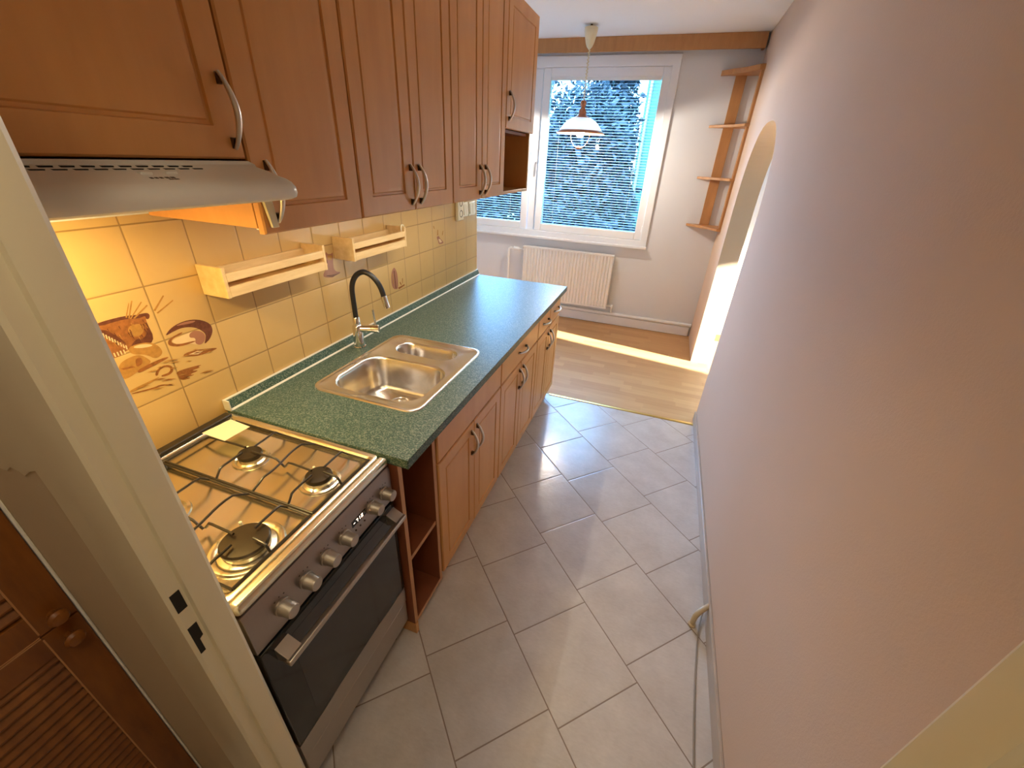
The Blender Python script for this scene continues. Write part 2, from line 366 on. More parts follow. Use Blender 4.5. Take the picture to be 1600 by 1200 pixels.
# front wall with door opening to the hall
xl, xr = 0.681, 1.501
struct(MB().box(-.1, xl - .03, -.575, -.522, 0, CH, 'hall').box(xr + .03, WX + .6, -.575, -.522, 0, CH, 'hall').box(xl - .03, xr + .03, -.575, -.522, 2.02, CH, 'hall'), 'wall_front', smooth=False)
MB().prism([(.327, 1.21), (.432, 1.215), (.450, 1.228), (.470, 1.226), (.478, 1.221), (.500, 1.236), (.520, 1.244), (.524, 1.20), (.524, .02), (.583, .02), (.583, 2.3), (.327, 2.3)], 1, -.5772, -.5748, 'frame_paint').build('old_paint', bpy.data.objects['wall_front'], smooth=False)
struct(MB().box(-.1, .02, -2.4, -.575, 0, CH, 'hall'), 'wall_hall_left', smooth=False)
struct(MB().box(2.3, 2.45, -2.4, -.575, 0, CH, 'hall'), 'wall_hall_right', smooth=False)
struct(MB().box(-.1, 2.45, -2.5, -2.4, 0, CH, 'hall'), 'wall_hall_back', smooth=False)
# the room behind the arch
struct(MB().box(1.88, 6.2, .7, .8, 0, CH, 'cream_wall'), 'wall_side_room', smooth=False)
mb = MB(); mb.box(6.0, 6.2, .8, 2.275, 0, CH, 'cream_wall').box(6.0, 6.2, 3.55, YF, 0, CH, 'cream_wall').box(6.0, 6.2, 2.275, 3.55, 0, .9, 'cream_wall').box(6.0, 6.2, 2.275, 3.55, 2.30, CH, 'cream_wall')
struct(mb, 'wall_east', smooth=False)
# baseboards, threshold
struct(MB().box(WX - .012, WX + .0005, -.52, ya - .005, 0.0, .072, 'gskirt'), 'baseboard_right', bevel=.003)
struct(MB().box(-1.6, WX - .02, YF - .034, YF, 0.004, .104, 'skirt'), 'baseboard_window', bevel=.004)
struct(MB().box(1.885, 6.0, YF - .015, YF, 0, .07, 'shelf'), 'baseboard_side_room', bevel=.003)
struct(MB().prism([(2.003, 0), (2.006, .004), (2.018, .006), (2.030, .004), (2.033, 0)], 0, .64, WX, 'brass'), 'trim_1', smooth=True)

# steel door frame
prof = [(.605, -.519), (.676, -.515), (.681, -.521), (.681, -.552), (.6785, -.5555), (.669, -.5565), (.668, -.560), (.668, -.575), (.664, -.580), (.63, -.583), (.588, -.581), (.585, -.577), (.585, -.565), (.62, -.56), (.62, -.525)]
mb = MB().prism(prof, 2, 0, 2.06, 'frame_paint')
df = struct(mb, 'door_1', bevel=0)
MB().prism([(xl + xr - x, y) for x, y in reversed(prof)], 2, 0, 2.06, 'frame_paint').build('right_jamb', df)
MB().box(xl, xr, -.581, -.517, 1.99, 2.06, 'frame_paint').build('head', df)
for k, poly in enumerate(([(-.5745, 1.052), (-.5605, 1.052), (-.5605, 1.012), (-.5745, 1.012)], [(-.5745, .972), (-.5605, .972), (-.5605, .938), (-.5665, .935), (-.5665, .905), (-.5745, .905)])):
    MB().prism(poly, 0, .660, .6686, 'dark').build('strike_hole', df, smooth=False)

# window 1
wn = struct(MB().box(wx0 - .03, -.155, YF + .02, YF + .085, .9, .945, 'upvc').box(-.155, wx1, YF + .02, YF + .085, .9, .945, 'upvc')
            .box(wx0 - .03, wx1 + .02, YF + .02, YF + .085, 2.385, 2.43, 'upvc').box(wx1 - .02, wx1 + .02, YF + .02, YF + .085, .9, 2.43, 'upvc').box(wx0 - .03, wx0 + .02, YF + .02, YF + .085, .9, 2.43, 'upvc')
            .box(-.215, -.135, YF + .02, YF + .085, .945, 2.385, 'upvc'), 'window_1', bevel=.004)
cs = MB(); R = []
for (a, b, c, d), y in (((wx0 - .047, wx1 + .047, .868, 2.475), YF + .02), ((wx0 - .047, wx1 + .047, .868, 2.475), YF - .012), ((wx0 - .044, wx1 + .044, .871, 2.472), YF - .016), ((wx0 + .017, wx1 - .017, .935, 2.395), YF - .016), ((wx0 + .021, wx1 - .021, .939, 2.391), YF - .012), ((wx0 + .021, wx1 - .021, .939, 2.391), YF + .02)):
    R.append([(a, y, c), (b, y, c), (b, y, d), (a, y, d)])
cs.rings(R + [R[0]], 'upvc', False, False)
bmesh.ops.remove_doubles(cs.bm, verts=cs.bm.verts, dist=1e-6)
cs.build('casing', wn)
MB().box(wx0 - .06, wx1 + .055, YF - .05, YF - .017, .860, .884, 'upvc').build('sill', wn, bevel=.006)
def sash(x0, x1, side):
    z0, z1 = .940, 2.390
    s = MB(); w = .072; y0, y1 = YF - .002, YF + .07
    s.box(x0, x0 + w, y0, y1, z0, z1, 'upvc').box(x1 - w, x1, y0, y1, z0, z1, 'upvc').box(x0 + w, x1 - w, y0, y1, z0, z0 + w, 'upvc').box(x0 + w, x1 - w, y0, y1, z1 - w, z1, 'upvc')
    so = s.build('sash', wn, bevel=.005)
    MB().box(x0 + w - .005, x1 - w + .005, YF + .035, YF + .041, z0 + w - .005, z1 - w + .005, 'pane').build('pane', so, smooth=False)
    hx = x0 + .03 if side < 0 else x1 - .03
    MB().lathe([(.012, 0), (.012, .012)], (hx, y0 - .012, 1.62), 'upvc', 14, 1).tube([(hx, y0 - .012, 1.62), (hx, y0 - .035, 1.62), (hx, y0 - .04, 1.60), (hx, y0 - .04, 1.51)], [.007, .008, .009, .007], 'upvc').build('sash_handle', so)
    for z in (1.02, 2.3):
        xx = x1 - .004 if side < 0 else x0 + .004
        MB().lathe([(.008, 0), (.008, .06)], (xx, y0 - .004, z), 'upvc', 10).build('hinge', so)
sash(-.125, 1.033, -1); sash(-1.383, -.222, 1)

def blind(x0, x1, lab):
    t = thing('venetian_blind', lab, 'blind', ((x0 + x1) / 2, YF - .008, .98), 'venetian blinds on the window sashes')
    yc_ = YF + .012
    MB().box(x0, x1, YF + .0005, YF + .024, 2.292, 2.318, 'blindrail').build('head_rail', t, bevel=.003)
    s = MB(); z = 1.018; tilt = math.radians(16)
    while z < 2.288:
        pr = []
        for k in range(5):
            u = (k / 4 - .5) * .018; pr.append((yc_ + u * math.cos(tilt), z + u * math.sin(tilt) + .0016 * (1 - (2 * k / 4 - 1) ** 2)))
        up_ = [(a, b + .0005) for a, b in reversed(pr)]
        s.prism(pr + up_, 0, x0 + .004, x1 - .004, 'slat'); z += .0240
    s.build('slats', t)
    MB().box(x0 + .002, x1 - .002, yc_ - .010, yc_ + .010, 1.000, 1.011, 'blindrail').build('bottom_rail', t, bevel=.002)
    for x in (x0 + .12, x1 - .12): MB().tube([(x, yc_ - .011, 2.295), (x, yc_ - .011, 1.006)], .0007, 'blindrail', 5).build('ladder_cord', t)
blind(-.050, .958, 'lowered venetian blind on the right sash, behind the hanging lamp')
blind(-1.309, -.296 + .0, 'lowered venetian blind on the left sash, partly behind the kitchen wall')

# ------------------------------------------------------------------ hallway closet
cl = thing('louvered_closet', 'dark orange wooden hall closet with louvered doors beside the white door frame', 'closet', (.17, -1.1, 0))
MB().box(.025, .300, -1.72, -.577, 0, 2.05, 'louver').build('carcass', cl, smooth=False)
def ldoor(z0, z1, kz, y0=-1.20, y1=-.582):
    d = MB(); x0, x1 = .300, .322; w = .055
    d.box(x0, x1, y0, y0 + w, z0, z1, 'louver').box(x0, x1, y1 - w, y1, z0, z1, 'louver').box(x0, x1, y0 + w, y1 - w, z0, z0 + w, 'louver').box(x0, x1, y0 + w, y1 - w, z1 - w, z1, 'louver')
    z = z0 + w + .004
    while z < z1 - w - .02:
        d.prism([(x0 + .002, z + .020), (x0 + .005, z + .026), (x1 - .002, z + .006), (x1 - .004, z)], 1, y0 + w, y1 - w, 'louver'); z += .0245
    o = d.build('door', cl, smooth=False, bevel=.001)
    e = MB().box(x1 - .001, x1 + .0006, y1 - w - .0012, y1 - w + .0012, z0 + .006, z1 - .006, 'cab_edge')  # pale strips stand for the highlight along the worn stile and crack edges
    e.box(x1 - .001, x1 + .0006, y0 + w, y1 - w - .0014, (z1 if z1 < 1 else z0) - .0012, (z1 if z1 < 1 else z0) + .0012, 'cab_edge'); e.build('worn_edge_highlight', o, smooth=False)
    MB().lathe([(.007, 0), (.007, .010), (.014, .016), (.016, .022), (.012, .028), (.003, .030)], (x1, y1 - .028, kz), 'louver', 18, 0).build('knob', o)
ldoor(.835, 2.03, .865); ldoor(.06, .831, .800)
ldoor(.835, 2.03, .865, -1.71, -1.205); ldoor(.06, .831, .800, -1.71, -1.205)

struct(MB().box(.3005, .3235, -.5805, -.5755, 0, 2.06, 'skirt'), 'trim_2', bevel=.002)

# ------------------------------------------------------------------ cabinets
def panel_door(mb, y0, y1, z0, z1, xf, th=.019, m='cab', inset=.056, grooved=True):
    prof = [(0, -th), (0, -.004), (.0035, 0)]
    if grooved: prof += [(inset, 0), (inset + .002, -.005), (inset + .008, -.005), (inset + .011, -.0015), (inset + .020, -.0006), (inset + .023, -.0006)]
    R = [[(xf + d, y0 + i, z0 + i), (xf + d, y1 - i, z0 + i), (xf + d, y1 - i, z1 - i), (xf + d, y0 + i, z1 - i)] for i, d in prof]
    mb.rings(R, m)
def handle(parent, xf, y, z, vertical=True, L=.128):
    mb = MB(); pts = []; rr = []
    for k in range(17):
        t = k / 16; s = (t - .5) * L; o = .004 + .026 * math.sin(math.pi * t) ** .85
        pts.append((xf + o, y, z + s) if vertical else (xf + o, y + s, z)); rr.append(.0036 + .0026 * math.sin(math.pi * t))
    mb.tube(pts, rr, 'nickel', 10)
    for e in (-1, 1):
        s = e * (L / 2 - .010); h = .010; w = .0045
        if vertical: mb.prism([(xf, z + s - h), (xf, z + s + h), (xf + .014, z + s - e * h * .8), (xf + .012, z + s - e * h)], 1, y - w, y + w, 'nickel_foot')
        else: mb.box(xf, xf + .012, y + s - h * .6, y + s + h * .6, z - w, z + w, 'nickel_foot')
    return mb.build('handle', parent)
def carcass(t, x0, x1, y0, y1, z0, z1, back='cab_in', th=.016, name='carcass', shelf=None, m='cab', top=True):
    b = MB()
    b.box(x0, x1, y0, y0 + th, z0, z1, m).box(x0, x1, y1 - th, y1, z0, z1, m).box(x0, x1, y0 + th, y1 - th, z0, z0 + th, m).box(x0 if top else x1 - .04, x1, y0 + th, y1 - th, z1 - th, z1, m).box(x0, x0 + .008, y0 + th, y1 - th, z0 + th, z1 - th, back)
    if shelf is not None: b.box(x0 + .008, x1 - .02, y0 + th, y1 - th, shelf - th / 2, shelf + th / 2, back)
    return b.build(name, t, smooth=False, bevel=.0012, seg=1)
def door(t, y0, y1, z0, z1, xf, hy=None, hz=None, vert=True, name='door', grooved=True, inset=.056):
    mb = MB(); panel_door(mb, y0 + .0015, y1 - .0015, z0, z1, xf, inset=inset, grooved=grooved)
    o = mb.build(name, t, smooth=True)
    for h in (hy if isinstance(hy, (list, tuple)) else [hy]):
        if h is not None: handle(o, xf, h, hz, vert)
    return o
# base units
XB = .655
G = 'base cabinets under the green worktop'
def base(lab, y0, y1, drawers, doors):
    t = thing('base_cabinet', lab, 'cabinet', (.33, (y0 + y1) / 2, 0), G)
    carcass(t, .03, XB - .0195, y0 + .001, y1 - .001, .085, .834, top=y0 > .5)
    MB().box(.08, XB - .045, y0 + .001, y1 - .001, 0.001, .084, 'cab').build('plinth', t, smooth=False)
    for a, b, hs in drawers: door(t, a, b, .676, .822, XB, hs, .742, False, 'drawer_front', grooved=False)
    for a, b, hy in doors: door(t, a, b, .092, .668, XB, hy, .575, True, inset=.050)
    return t
base('base cabinet under the sink, plain top panel without a handle', .223, .848, [(.228, .846, None)], [(.228, .537, .507), (.537, .846, .562)])
base('middle base cabinet with one wide drawer above two doors', .850, 1.468, [(.852, 1.466, 1.16)], [(.852, 1.159, 1.130), (1.159, 1.466, 1.190)])
base('far base cabinet with two small drawers above two doors', 1.470, 2.018, [(1.472, 1.744, 1.63), (1.744, 2.016, 1.90)], [(1.472, 1.744, 1.716), (1.744, 2.016, 1.776)])
t = thing('open_shelf_unit', 'narrow open shelf unit between the cooker and the base cabinets', 'shelf unit', (.33, .115, 0))
mb = MB(); x0, x1 = .03, .648
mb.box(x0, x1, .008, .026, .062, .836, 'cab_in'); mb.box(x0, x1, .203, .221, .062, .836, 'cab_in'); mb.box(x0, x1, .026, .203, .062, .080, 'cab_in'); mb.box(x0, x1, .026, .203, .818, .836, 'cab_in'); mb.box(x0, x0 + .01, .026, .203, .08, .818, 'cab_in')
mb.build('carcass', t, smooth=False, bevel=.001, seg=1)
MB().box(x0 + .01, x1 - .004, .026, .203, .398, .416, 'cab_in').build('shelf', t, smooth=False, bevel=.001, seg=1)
mb = MB()
for a in ((.008, .026), (.203, .221)): mb.box(x1, x1 + .001, a[0], a[1], .062, .836, 'cab_edge')
mb.box(x1, x1 + .001, .026, .203, .062, .080, 'cab_edge').box(x1 - .004, x1 - .003, .026, .203, .398, .416, 'cab_edge')
mb.build('edge_banding', t, smooth=False)
MB().box(.08, .60, .008, .221, .001, .061, 'cab').build('plinth', t, smooth=False)
MB().prism([(.600, .001), (.650, .001), (.650, .058), (.600, .058)], 1, .008, .024, 'cab').build('foot', t, smooth=False)

# wall units
XU = .38; ZB, ZT = 1.452, 2.312
G = 'wall cabinets in the upper row'
def upper(lab, y0, y1, z0=ZB, niche=None):
    t = thing('wall_cabinet', lab, 'cabinet', (.18, (y0 + y1) / 2, z0), G)
    carcass(t, .003, XU - .020, y0 + .0005, y1 - .0005, z0 + (0 if niche or z0 > ZB else .014), ZT, shelf=niche)
    return t
t = upper('wall cabinet above the white range hood with one large door', -.515, -.020, 1.606)
door(t, -.513, -.020, 1.608, ZT - .002, XU, -.044, 1.690)
t = upper('narrow single door wall cabinet right of the range hood', -.019, .335)
door(t, -.018, .334, ZB + .002, ZT - .002, XU, .022, 1.542)
t = upper('double door wall cabinet above the spice racks', .336, .935)
door(t, .337, .635, ZB + .002, ZT - .002, XU, .611, 1.536); door(t, .636, .934, ZB + .002, ZT - .002, XU, .668, 1.536)
t = upper('double door wall cabinet next to the open niche unit', .936, 1.535)
door(t, .937, 1.235, ZB + .002, ZT - .002, XU, 1.209, 1.536); door(t, 1.236, 1.534, ZB + .002, ZT - .002, XU, 1.274, 1.536)
t = upper('last wall cabinet with a short door above an open niche', 1.536, 2.015, ZB, 1.757)
door(t, 1.538, 2.014, 1.765, ZT - .002, XU, 1.575, 1.862)

# ------------------------------------------------------------------ worktop, sink, faucet
t = thing('worktop', 'speckled dark green worktop along the tiled wall with the sink set in', 'worktop', (.34, 1.0, .838))
wo = [(.004, .004), (.688, .004), (.688, 2.033), (.004, 2.033)]; wi = [(.165, .245), (.56, .245), (.56, .765), (.165, .765)]
mb = MB()
r = [[mb.v((x, y, z)) for x, y in L] for L, z in ((wo, .838), (wo, .870), (wi, .870), (wi, .838))]
for a, b in ((0, 1), (1, 2), (2, 3), (3, 0)):
    for i in range(4): mb.face([r[a][i], r[a][(i + 1) % 4], r[b][(i + 1) % 4], r[b][i]], 'top')
mb.build('slab', t, bevel=.005, seg=3)
MB().prism([(.003, .8702), (.026, .8702), (.022, .8765), (.011, .903), (.003, .903)], 1, .004, 2.033, 'top').build('backsplash_strip', t, smooth=False)
mb = MB().prism([(.0028, .9031), (.012, .9031), (.0115, .9058), (.0028, .9058)], 1, .003, 2.033, 'alu').prism([(.0262, .8702), (.0292, .8702), (.0275, .8732), (.0238, .8752), (.0230, .8740)], 1, .003, 2.033, 'alu')
mb.box(.003, .031, .0005, .004, .8702, .9065, 'alu'); mb.build('strip_edging', t, smooth=False)

t = thing('kitchen_sink', 'stainless steel sink with one large and one small bowl set in the worktop', 'sink', (.36, .505, .87))
sx, sy, hx, hy = .362, .505, .224, .285
mb = MB(); bm = mb.bm
def loop(pts):
    vs = [mb.v(p) for p in pts]; es = [bm.edges.new((vs[i], vs[(i + 1) % len(vs)])) for i in range(len(vs))]; return vs, es
prof = [(.0, .8703, .050), (.002, .8745, .050), (.008, .8758, .048), (.014, .8740, .045), (.018, .8722, .043)]
R = [rrect(sx, sy, hx - i, hy - i, rad, z) for i, z, rad in prof]
mb.rings(R, 'sinksteel', False, False)
bmesh.ops.remove_doubles(bm, verts=bm.verts, dist=1e-6)
lo, le = loop(R[-1])
B1 = (.362, .412, .187, .148, .085); B2 = (.362, .676, .143, .060, .058)
edges = list(le); bowls = []
for (cx, cy, ax, ay, rad), depth in ((B1, .150), (B2, .125)):
    pr = [(0, .8722, 1.), (.004, .8695, 1.), (.009, .862, 1.), (.018, .872 - depth + .03, .9), (.026, .872 - depth + .010, .85), (.042, .872 - depth, .8)]
    rs = [rrect(cx, cy, ax - i, ay - i, max(.012, min(rad, min(ax, ay) - .001) - i), z, 8) for i, z, k in pr]
    lv, l2 = loop(rs[0]); edges += l2
    bowls.append(rs)
res = bmesh.ops.triangle_fill(bm, use_beauty=True, use_dissolve=False, edges=edges, normal=(0, 0, 1))
si = mb.slot('sinksteel')
for f in bm.faces: f.material_index = si
bmesh.ops.remove_doubles(bm, verts=bm.verts, dist=1e-6)
so = mb.build('deck', t)
for rs, nm in zip(bowls, ('large_bowl', 'small_bowl')):
    mb = MB().rings(rs, 'sinksteel', False, True)
    o = mb.build(nm, t)
    cx = sum(p[0] for p in rs[0]) / len(rs[0]); cy = sum(p[1] for p in rs[0]) / len(rs[0]); zb = rs[-1][0][2]
    if nm == 'large_bowl': cx -= .015; cy += .055
    MB().lathe([(.044, .0005), (.042, .003), (.036, .0035), (.033, .001), (.030, .001), (.024, .005), (.008, .007), (.004, .012), (.001, .013)], (cx, cy, zb), 'sinksteel', 24).build('drain', t)

t = thing('kitchen_faucet', 'chrome kitchen faucet with a black arched hose behind the sink', 'faucet', (.072, .600, .87))
fx, fy = .072, .600
MB().lathe([(.026, .0), (.026, .004), (.0225, .006), (.0215, .050), (.021, .095), (.019, .100), (.0155, .103), (.0145, .135), (.013, .137)], (fx, fy, .8705), 'chrome', 24).build('body', t)
hd = Vector((.90, .42, 0)).normalized(); sd = Vector((.98, .20, 0)).normalized()
p0 = Vector((fx, fy, .955)); e = p0 + hd * .092
lv = MB().tube([p0 + hd * .012, p0 + hd * .060], .0165, 'chrome', 18).tube([p0 + hd * .061, e - hd * .002, e], [.0170, .0170, .015], 'chrome', 18).build('mixer_arm', t)
q = p0 + hd * .077
MB().tube([q + Vector((0, 0, .012)), q + Vector((0, 0, .030)), q + Vector((-.002, 0, .050)), q + Vector((-.004, 0, .085))], [.0042, .0045, .0042, .0048], 'chrome', 10).build('lever', lv)
zt = 1.205; span = .138; pts = []
for k in range(29):
    a = k / 28
    if a < .28: u, z = 0, 1.003 + (a / .28) * .105
    else:
        b = (a - .28) / .72; th = math.pi * (1 - b * .93)
        u = span * .5 * (1 + math.cos(th)); z = 1.108 + (zt - 1.108) * math.sin(th) ** .9 if math.sin(th) > 0 else 1.108
        if b > .5: z -= (b - .5) * .05
    pts.append(Vector((fx, fy, z)) + sd * u)
MB().tube(pts, .0108, 'rubber', 14).build('hose', t)
d = (pts[-1] - pts[-3]).normalized()
d = Vector((sd.x * .22, sd.y * .22, -1)).normalized()
MB().tube([pts[-1] - d * .004, pts[-1] + d * .046, pts[-1] + d * .048], [.0128, .0128, .011], 'chrome', 16).build('spray_head', t)

# ------------------------------------------------------------------ range hood
t = thing('range_hood', 'slim white range hood under the first wall cabinet above the cooker', 'range hood', (.25, -.265, 1.537))
hp = [(.005, 1.604), (.384, 1.604), (.386, 1.598), (.400, 1.593), (.430, 1.5868), (.455, 1.5810), (.474, 1.5768), (.488, 1.5705), (.497, 1.5610), (.499, 1.5495), (.495, 1.5410), (.486, 1.537), (.005, 1.537)]
mb = MB(); R = []
ye0, ye1 = -.513, -.010
for y, k in ((ye0, 0), (ye0 + .004, .45), (ye0 + .014, .82), (ye0 + .03, 1.0), (ye1 - .034, 1.0), (ye1 - .016, .85), (ye1 - .004, .5), (ye1, .10)):
    c = 1 - k
    R.append([(x - (c * .012 if x > .395 else 0), y if x > .3855 else min(y, -.0225 - c * .0006), z + ((1.560 - z) * c * .12 if x > .43 else 0)) for x, z in hp])
mb.rings(R, 'hood'); mb.build('visor', t)
s = MB()
for row, (xx, zz) in enumerate(((.394, 1.5956), (.407, 1.5918))):
    for k in range(13):
        y = -.478 + .0255 * k + .009 * row
        s.box(xx - .0034, xx + .0034, y, y + .0165, zz - .003, zz + .0006, 'dark')
s.build('vent_slots', t, smooth=False)
for y in (-.262, -.222): MB().box(.425, .437, y - .009, y + .009, 1.580, 1.5895, 'hood').build('slider', t, bevel=.002)
s = MB()
for y, w in ((-.271, .0045), (-.2635, .0045), (-.256, .0045), (-.2475, .006), (-.239, .0065)): s.prism([(.4515, 1.5818), (.4570, 1.5804), (.4572, 1.5810), (.4517, 1.5824)], 1, y, y + w, 'ink')
for y, w in ((-.2475, .007), (-.239, .0075)): s.prism([(.4605, 1.5797), (.4640, 1.5789), (.4642, 1.5794), (.4607, 1.5802)], 1, y, y + w, 'ink')
s.build('printed_mark', t, smooth=False)
MB().box(.05, .46, -.49, -.05, 1.5345, 1.5372, 'hood').build('filter_grille', t, smooth=False)
hl = MB().box(.20, .28, -.45, -.31, 1.5325, 1.5346, 'hoodlamp').build('lamp_cover', t, smooth=False)
lamp_light('hood_light', 'AREA', P_HOOD, (1.0, 0.74, 0.29), (.24, -.38, 1.531), t, (0, 0, 0), shape='RECTANGLE', size=.08, size_y=.13)
t = thing('cabinet_tag', 'thin cream plastic strip hanging behind the handle below the range hood', 'strip', (.386, .004, 1.467))
MB().prism([(-.012, 1.534), (.011, 1.534), (.017, 1.468), (-.001, 1.468)], 0, .3808, .3895, 'cream').build('strip', t, bevel=.0015)

# under cabinet LED strip
t = thing('led_light_strip', 'lit LED strip along the underside of the upper cabinets', 'lamp', (.342, .76, 1.456))
MB().box(.332, .352, .002, 1.530, 1.4590, 1.4657, 'alu').build('profile', t, smooth=False)
MB().box(.335, .349, .006, 1.526, 1.4562, 1.4592, 'led').build('diffuser', t, smooth=False)
lamp_light('led_light', 'AREA', P_LED, (1.0, 0.90, 0.75), (.342, .766, 1.4555), t, (0, 0, 0), shape='RECTANGLE', size=.014, size_y=1.52)

# ------------------------------------------------------------------ spice racks, sockets
def rack(y0, y1, lab):
    z0, z1 = 1.242, 1.330; x0, x1 = .003, .102
    t = thing('spice_rack', lab, 'rack', (.05, (y0 + y1) / 2, z0), 'pine spice racks on the tiled wall')
    for y in (y0, y1 - .011): MB().box(x0, x1, y, y + .011, z0, z1, 'rack').build('end_panel', t, smooth=False, bevel=.0015)
    MB().box(x0, x1 - .0115, y0 + .011, y1 - .011, z0 + .0025, z0 + .013, 'rack').build('bottom_board', t, smooth=False, bevel=.001)
    MB().box(x1 - .011, x1, y0 + .011, y1 - .011, z0 + .046, z0 + .070, 'rack').build('front_rail', t, smooth=False, bevel=.001)
    MB().box(x1 - .011, x1, y0 + .011, y1 - .011, z0 + .002, z0 + .031, 'rack').build('front_lip', t, smooth=False, bevel=.001)
    MB().box(x0, x0 + .011, y0 + .011, y1 - .011, z0 + .046, z0 + .070, 'rack').build('back_rail', t, smooth=False, bevel=.001)
rack(.052, .455, 'pine spice rack nearer the range hood'); rack(.607, .987, 'pine spice rack above the black faucet hose')
o = MB().tube([(.088, .9685, 1.310), (.088, .9695, 1.328), (.088, .9735, 1.3365), (.088, .9815, 1.3385), (.088, .9890, 1.3355), (.088, .9925, 1.326), (.088, .9935, 1.300), (.088, .9935, 1.282)], [.0030, .0033, .0034, .0034, .0034, .0034, .0033, .0022], 'cream', 10).build('hook', None, (.088, .981, 1.28))
o['label'] = 'small cream hook over the end panel of the spice rack above the faucet'; o['category'] = 'hook'
t = thing('wall_socket', 'cream double wall socket under the upper cabinets', 'socket', (.01, 1.74, 1.27))
MB().box(.0018, .024, 1.700, 1.782, 1.272, 1.425, 'socket').build('plate', t, bevel=.006)
for z in (1.312, 1.375):
    o = MB().lathe([(.019, .0), (.0215, .0012), (.020, .0022), (.018, .0016), (.016, -.0)], (.0235, 1.741, z), 'ink', 20, 0).build('socket_well', t)
for y0, y1, lab, gap in ((1.792, 1.872, 'cream light switch plate beside the double socket', .04), (1.882, 1.985, 'cream switch plate at the end of the tiled wall', .05)):
    t = thing('light_switch', lab, 'switch', (.01, (y0 + y1) / 2, 1.29), 'switch plates under the upper cabinets')
    MB().box(.0018, .012, y0, y1, 1.285, 1.370, 'socket').build('plate', t, bevel=.004)
    ym = (y0 + y1) / 2
    for a, b in ((y0 + .010, ym - .001), (ym + .001, y1 - .010)): MB().prism([(.012, 1.297), (.018, 1.297), (.0145, 1.358), (.012, 1.358)], 1, a, b, 'socket').build('rocker', t, bevel=.001)

# ------------------------------------------------------------------ cooker
t = thing('gas_cooker', 'free standing steel gas cooker with black oven door under the range hood', 'cooker', (.32, -.247, 0))
cy0, cy1 = -.489, .001
MB().box(.03, .604, cy0, cy1, .085, .845, 'brown').build('body', t, bevel=.003)
mb = MB(); rim = [(0, .836, .018), (0, .858, .018), (.004, .8665, .016), (.012, .8685, .012), (.020, .866, .010), (.026, .857, .014), (.034, .8535, .018)]
cx, cyc, ax, ay = .312, (cy0 + cy1) / 2, .290, .2455
mb.rings([rrect(cx, cyc, ax - i, ay - i, r, z, 5) for i, z, r in rim], 'hob'); mb.build('hob_tray', t)
MB().box(.596, .627, cy0, cy1, .8395, .8675, 'hob').build('front_rim', t, bevel=.010, seg=4)
MB().box(.022, .050, cy0 + .012, cy1 - .012, .862, .8745, 'iron').build('rear_rail', t, bevel=.004)
bpos = [(.270, -.140, .030), (.508, -.140, .033), (.512, -.366, .048), (.255, -.372, .036)]
for bx, by, br in bpos:
    o = MB().lathe([(br * 1.62, .0), (br * 1.55, .004), (br * 1.36, .005), (br * 1.22, .001), (br * 1.02, .004), (br * .98, .013), (br * .9, .015)], (bx, by, .8535), 'hob', 32).build('burner', t)
    MB().lathe([(br * .85, .012), (br * 1.05, .015), (br * 1.06, .021), (br * .98, .025), (br * .6, .0262), (.001, .0264)], (bx, by, .8535), 'cap', 32).build('burner_cap', o)
    MB().lathe([(.004, 0), (.004, .018), (.001, .02)], (bx - br * 1.2, by + br * .75, .8535), 'cream', 8).build('spark_plug', o)
def grate(y0, y1, burners, midx):
    x0, x1 = .085, .583; zf, zt = .866, .889; r = .0031
    mb = MB()
    mb.tube([(x0, y0, zf), (x1, y0, zf), ], r, 'iron', 8).tube([(x1, y0, zf), (x1, y1, zf)], .0052, 'iron', 8).tube([(x1, y1, zf), (x0, y1, zf)], r, 'iron', 8).tube([(x0, y1, zf), (x0, y0, zf)], r, 'iron', 8)
    def finger(a, b):
        a = Vector((*a, zf)); b = Vector((*b, zt)); m1 = a.lerp(b, .10); m1.z = zf + .010; m2 = a.lerp(b, .2); m2.z = zt - .002; m3 = a.lerp(b, .32); m3.z = zt
        mb.tube([a, m1, m2, m3, b], r, 'iron', 8)
    yp = []
    for k in range(13):
        u = k / 12; y = y0 + (y1 - y0) * u
        yp.append((midx + .008 * math.sin(u * 2 * math.pi), y, zf + (zt - zf) * min(1, 6 * min(u, 1 - u))))
    mb.tube(yp, r, 'iron', 8)
    for bx, by, br in burners:
        finger((bx, y0), (bx - .004, by - br * .55)); finger((bx, y1), (bx + .004, by + br * .55))
        xe = x1 if bx > midx else x0
        finger((xe, by), (bx + (br * .5 if xe > bx else -br * .5), by + .004)); finger((midx, by), (bx + (br * .5 if midx > bx else -br * .5), by - .004))
    for x in (x0, x1):
        for y in (y0, y1): mb.lathe([(.005, 0), (.005, .012)], (x, y, .8545), 'iron', 8)
    mb.build('pan_grate', t)
grate(-.2440, -.030, bpos[:2], .392); grate(-.458, -.2515, bpos[2:], .392)
MB().prism([(.600, .836), (.622, .836), (.627, .825), (.627, .712), (.600, .705)], 1, cy0 + .002, cy1 - .002, 'panel').build('control_panel', t, bevel=.0015)
MB().box(.604, .6225, cy0 + .001, cy1 - .001, .8335, .8385, 'brown').build('panel_gap', t, smooth=False)
for ky in (-.040, -.098, -.210, -.274, -.340, -.408):
    o = MB().lathe([(.0205, 0), (.0205, .004), (.0185, .006), (.0185, .010), (.0172, .012), (.0165, .031), (.0150, .0335), (.001, .034)], (.627, ky, .767), 'knob', 26, 0).build('knob', t)
    s = MB()
    for dy, dz, rr in ((-.012, .028, .0024), (0, .031, .0018), (.012, .028, .0022)): s.lathe([(rr, 0), (rr * .8, .0006)], (.6268, ky + dy, .767 + dz), 'ink', 8, 0)
    s.build('dial_mark', o, smooth=False)
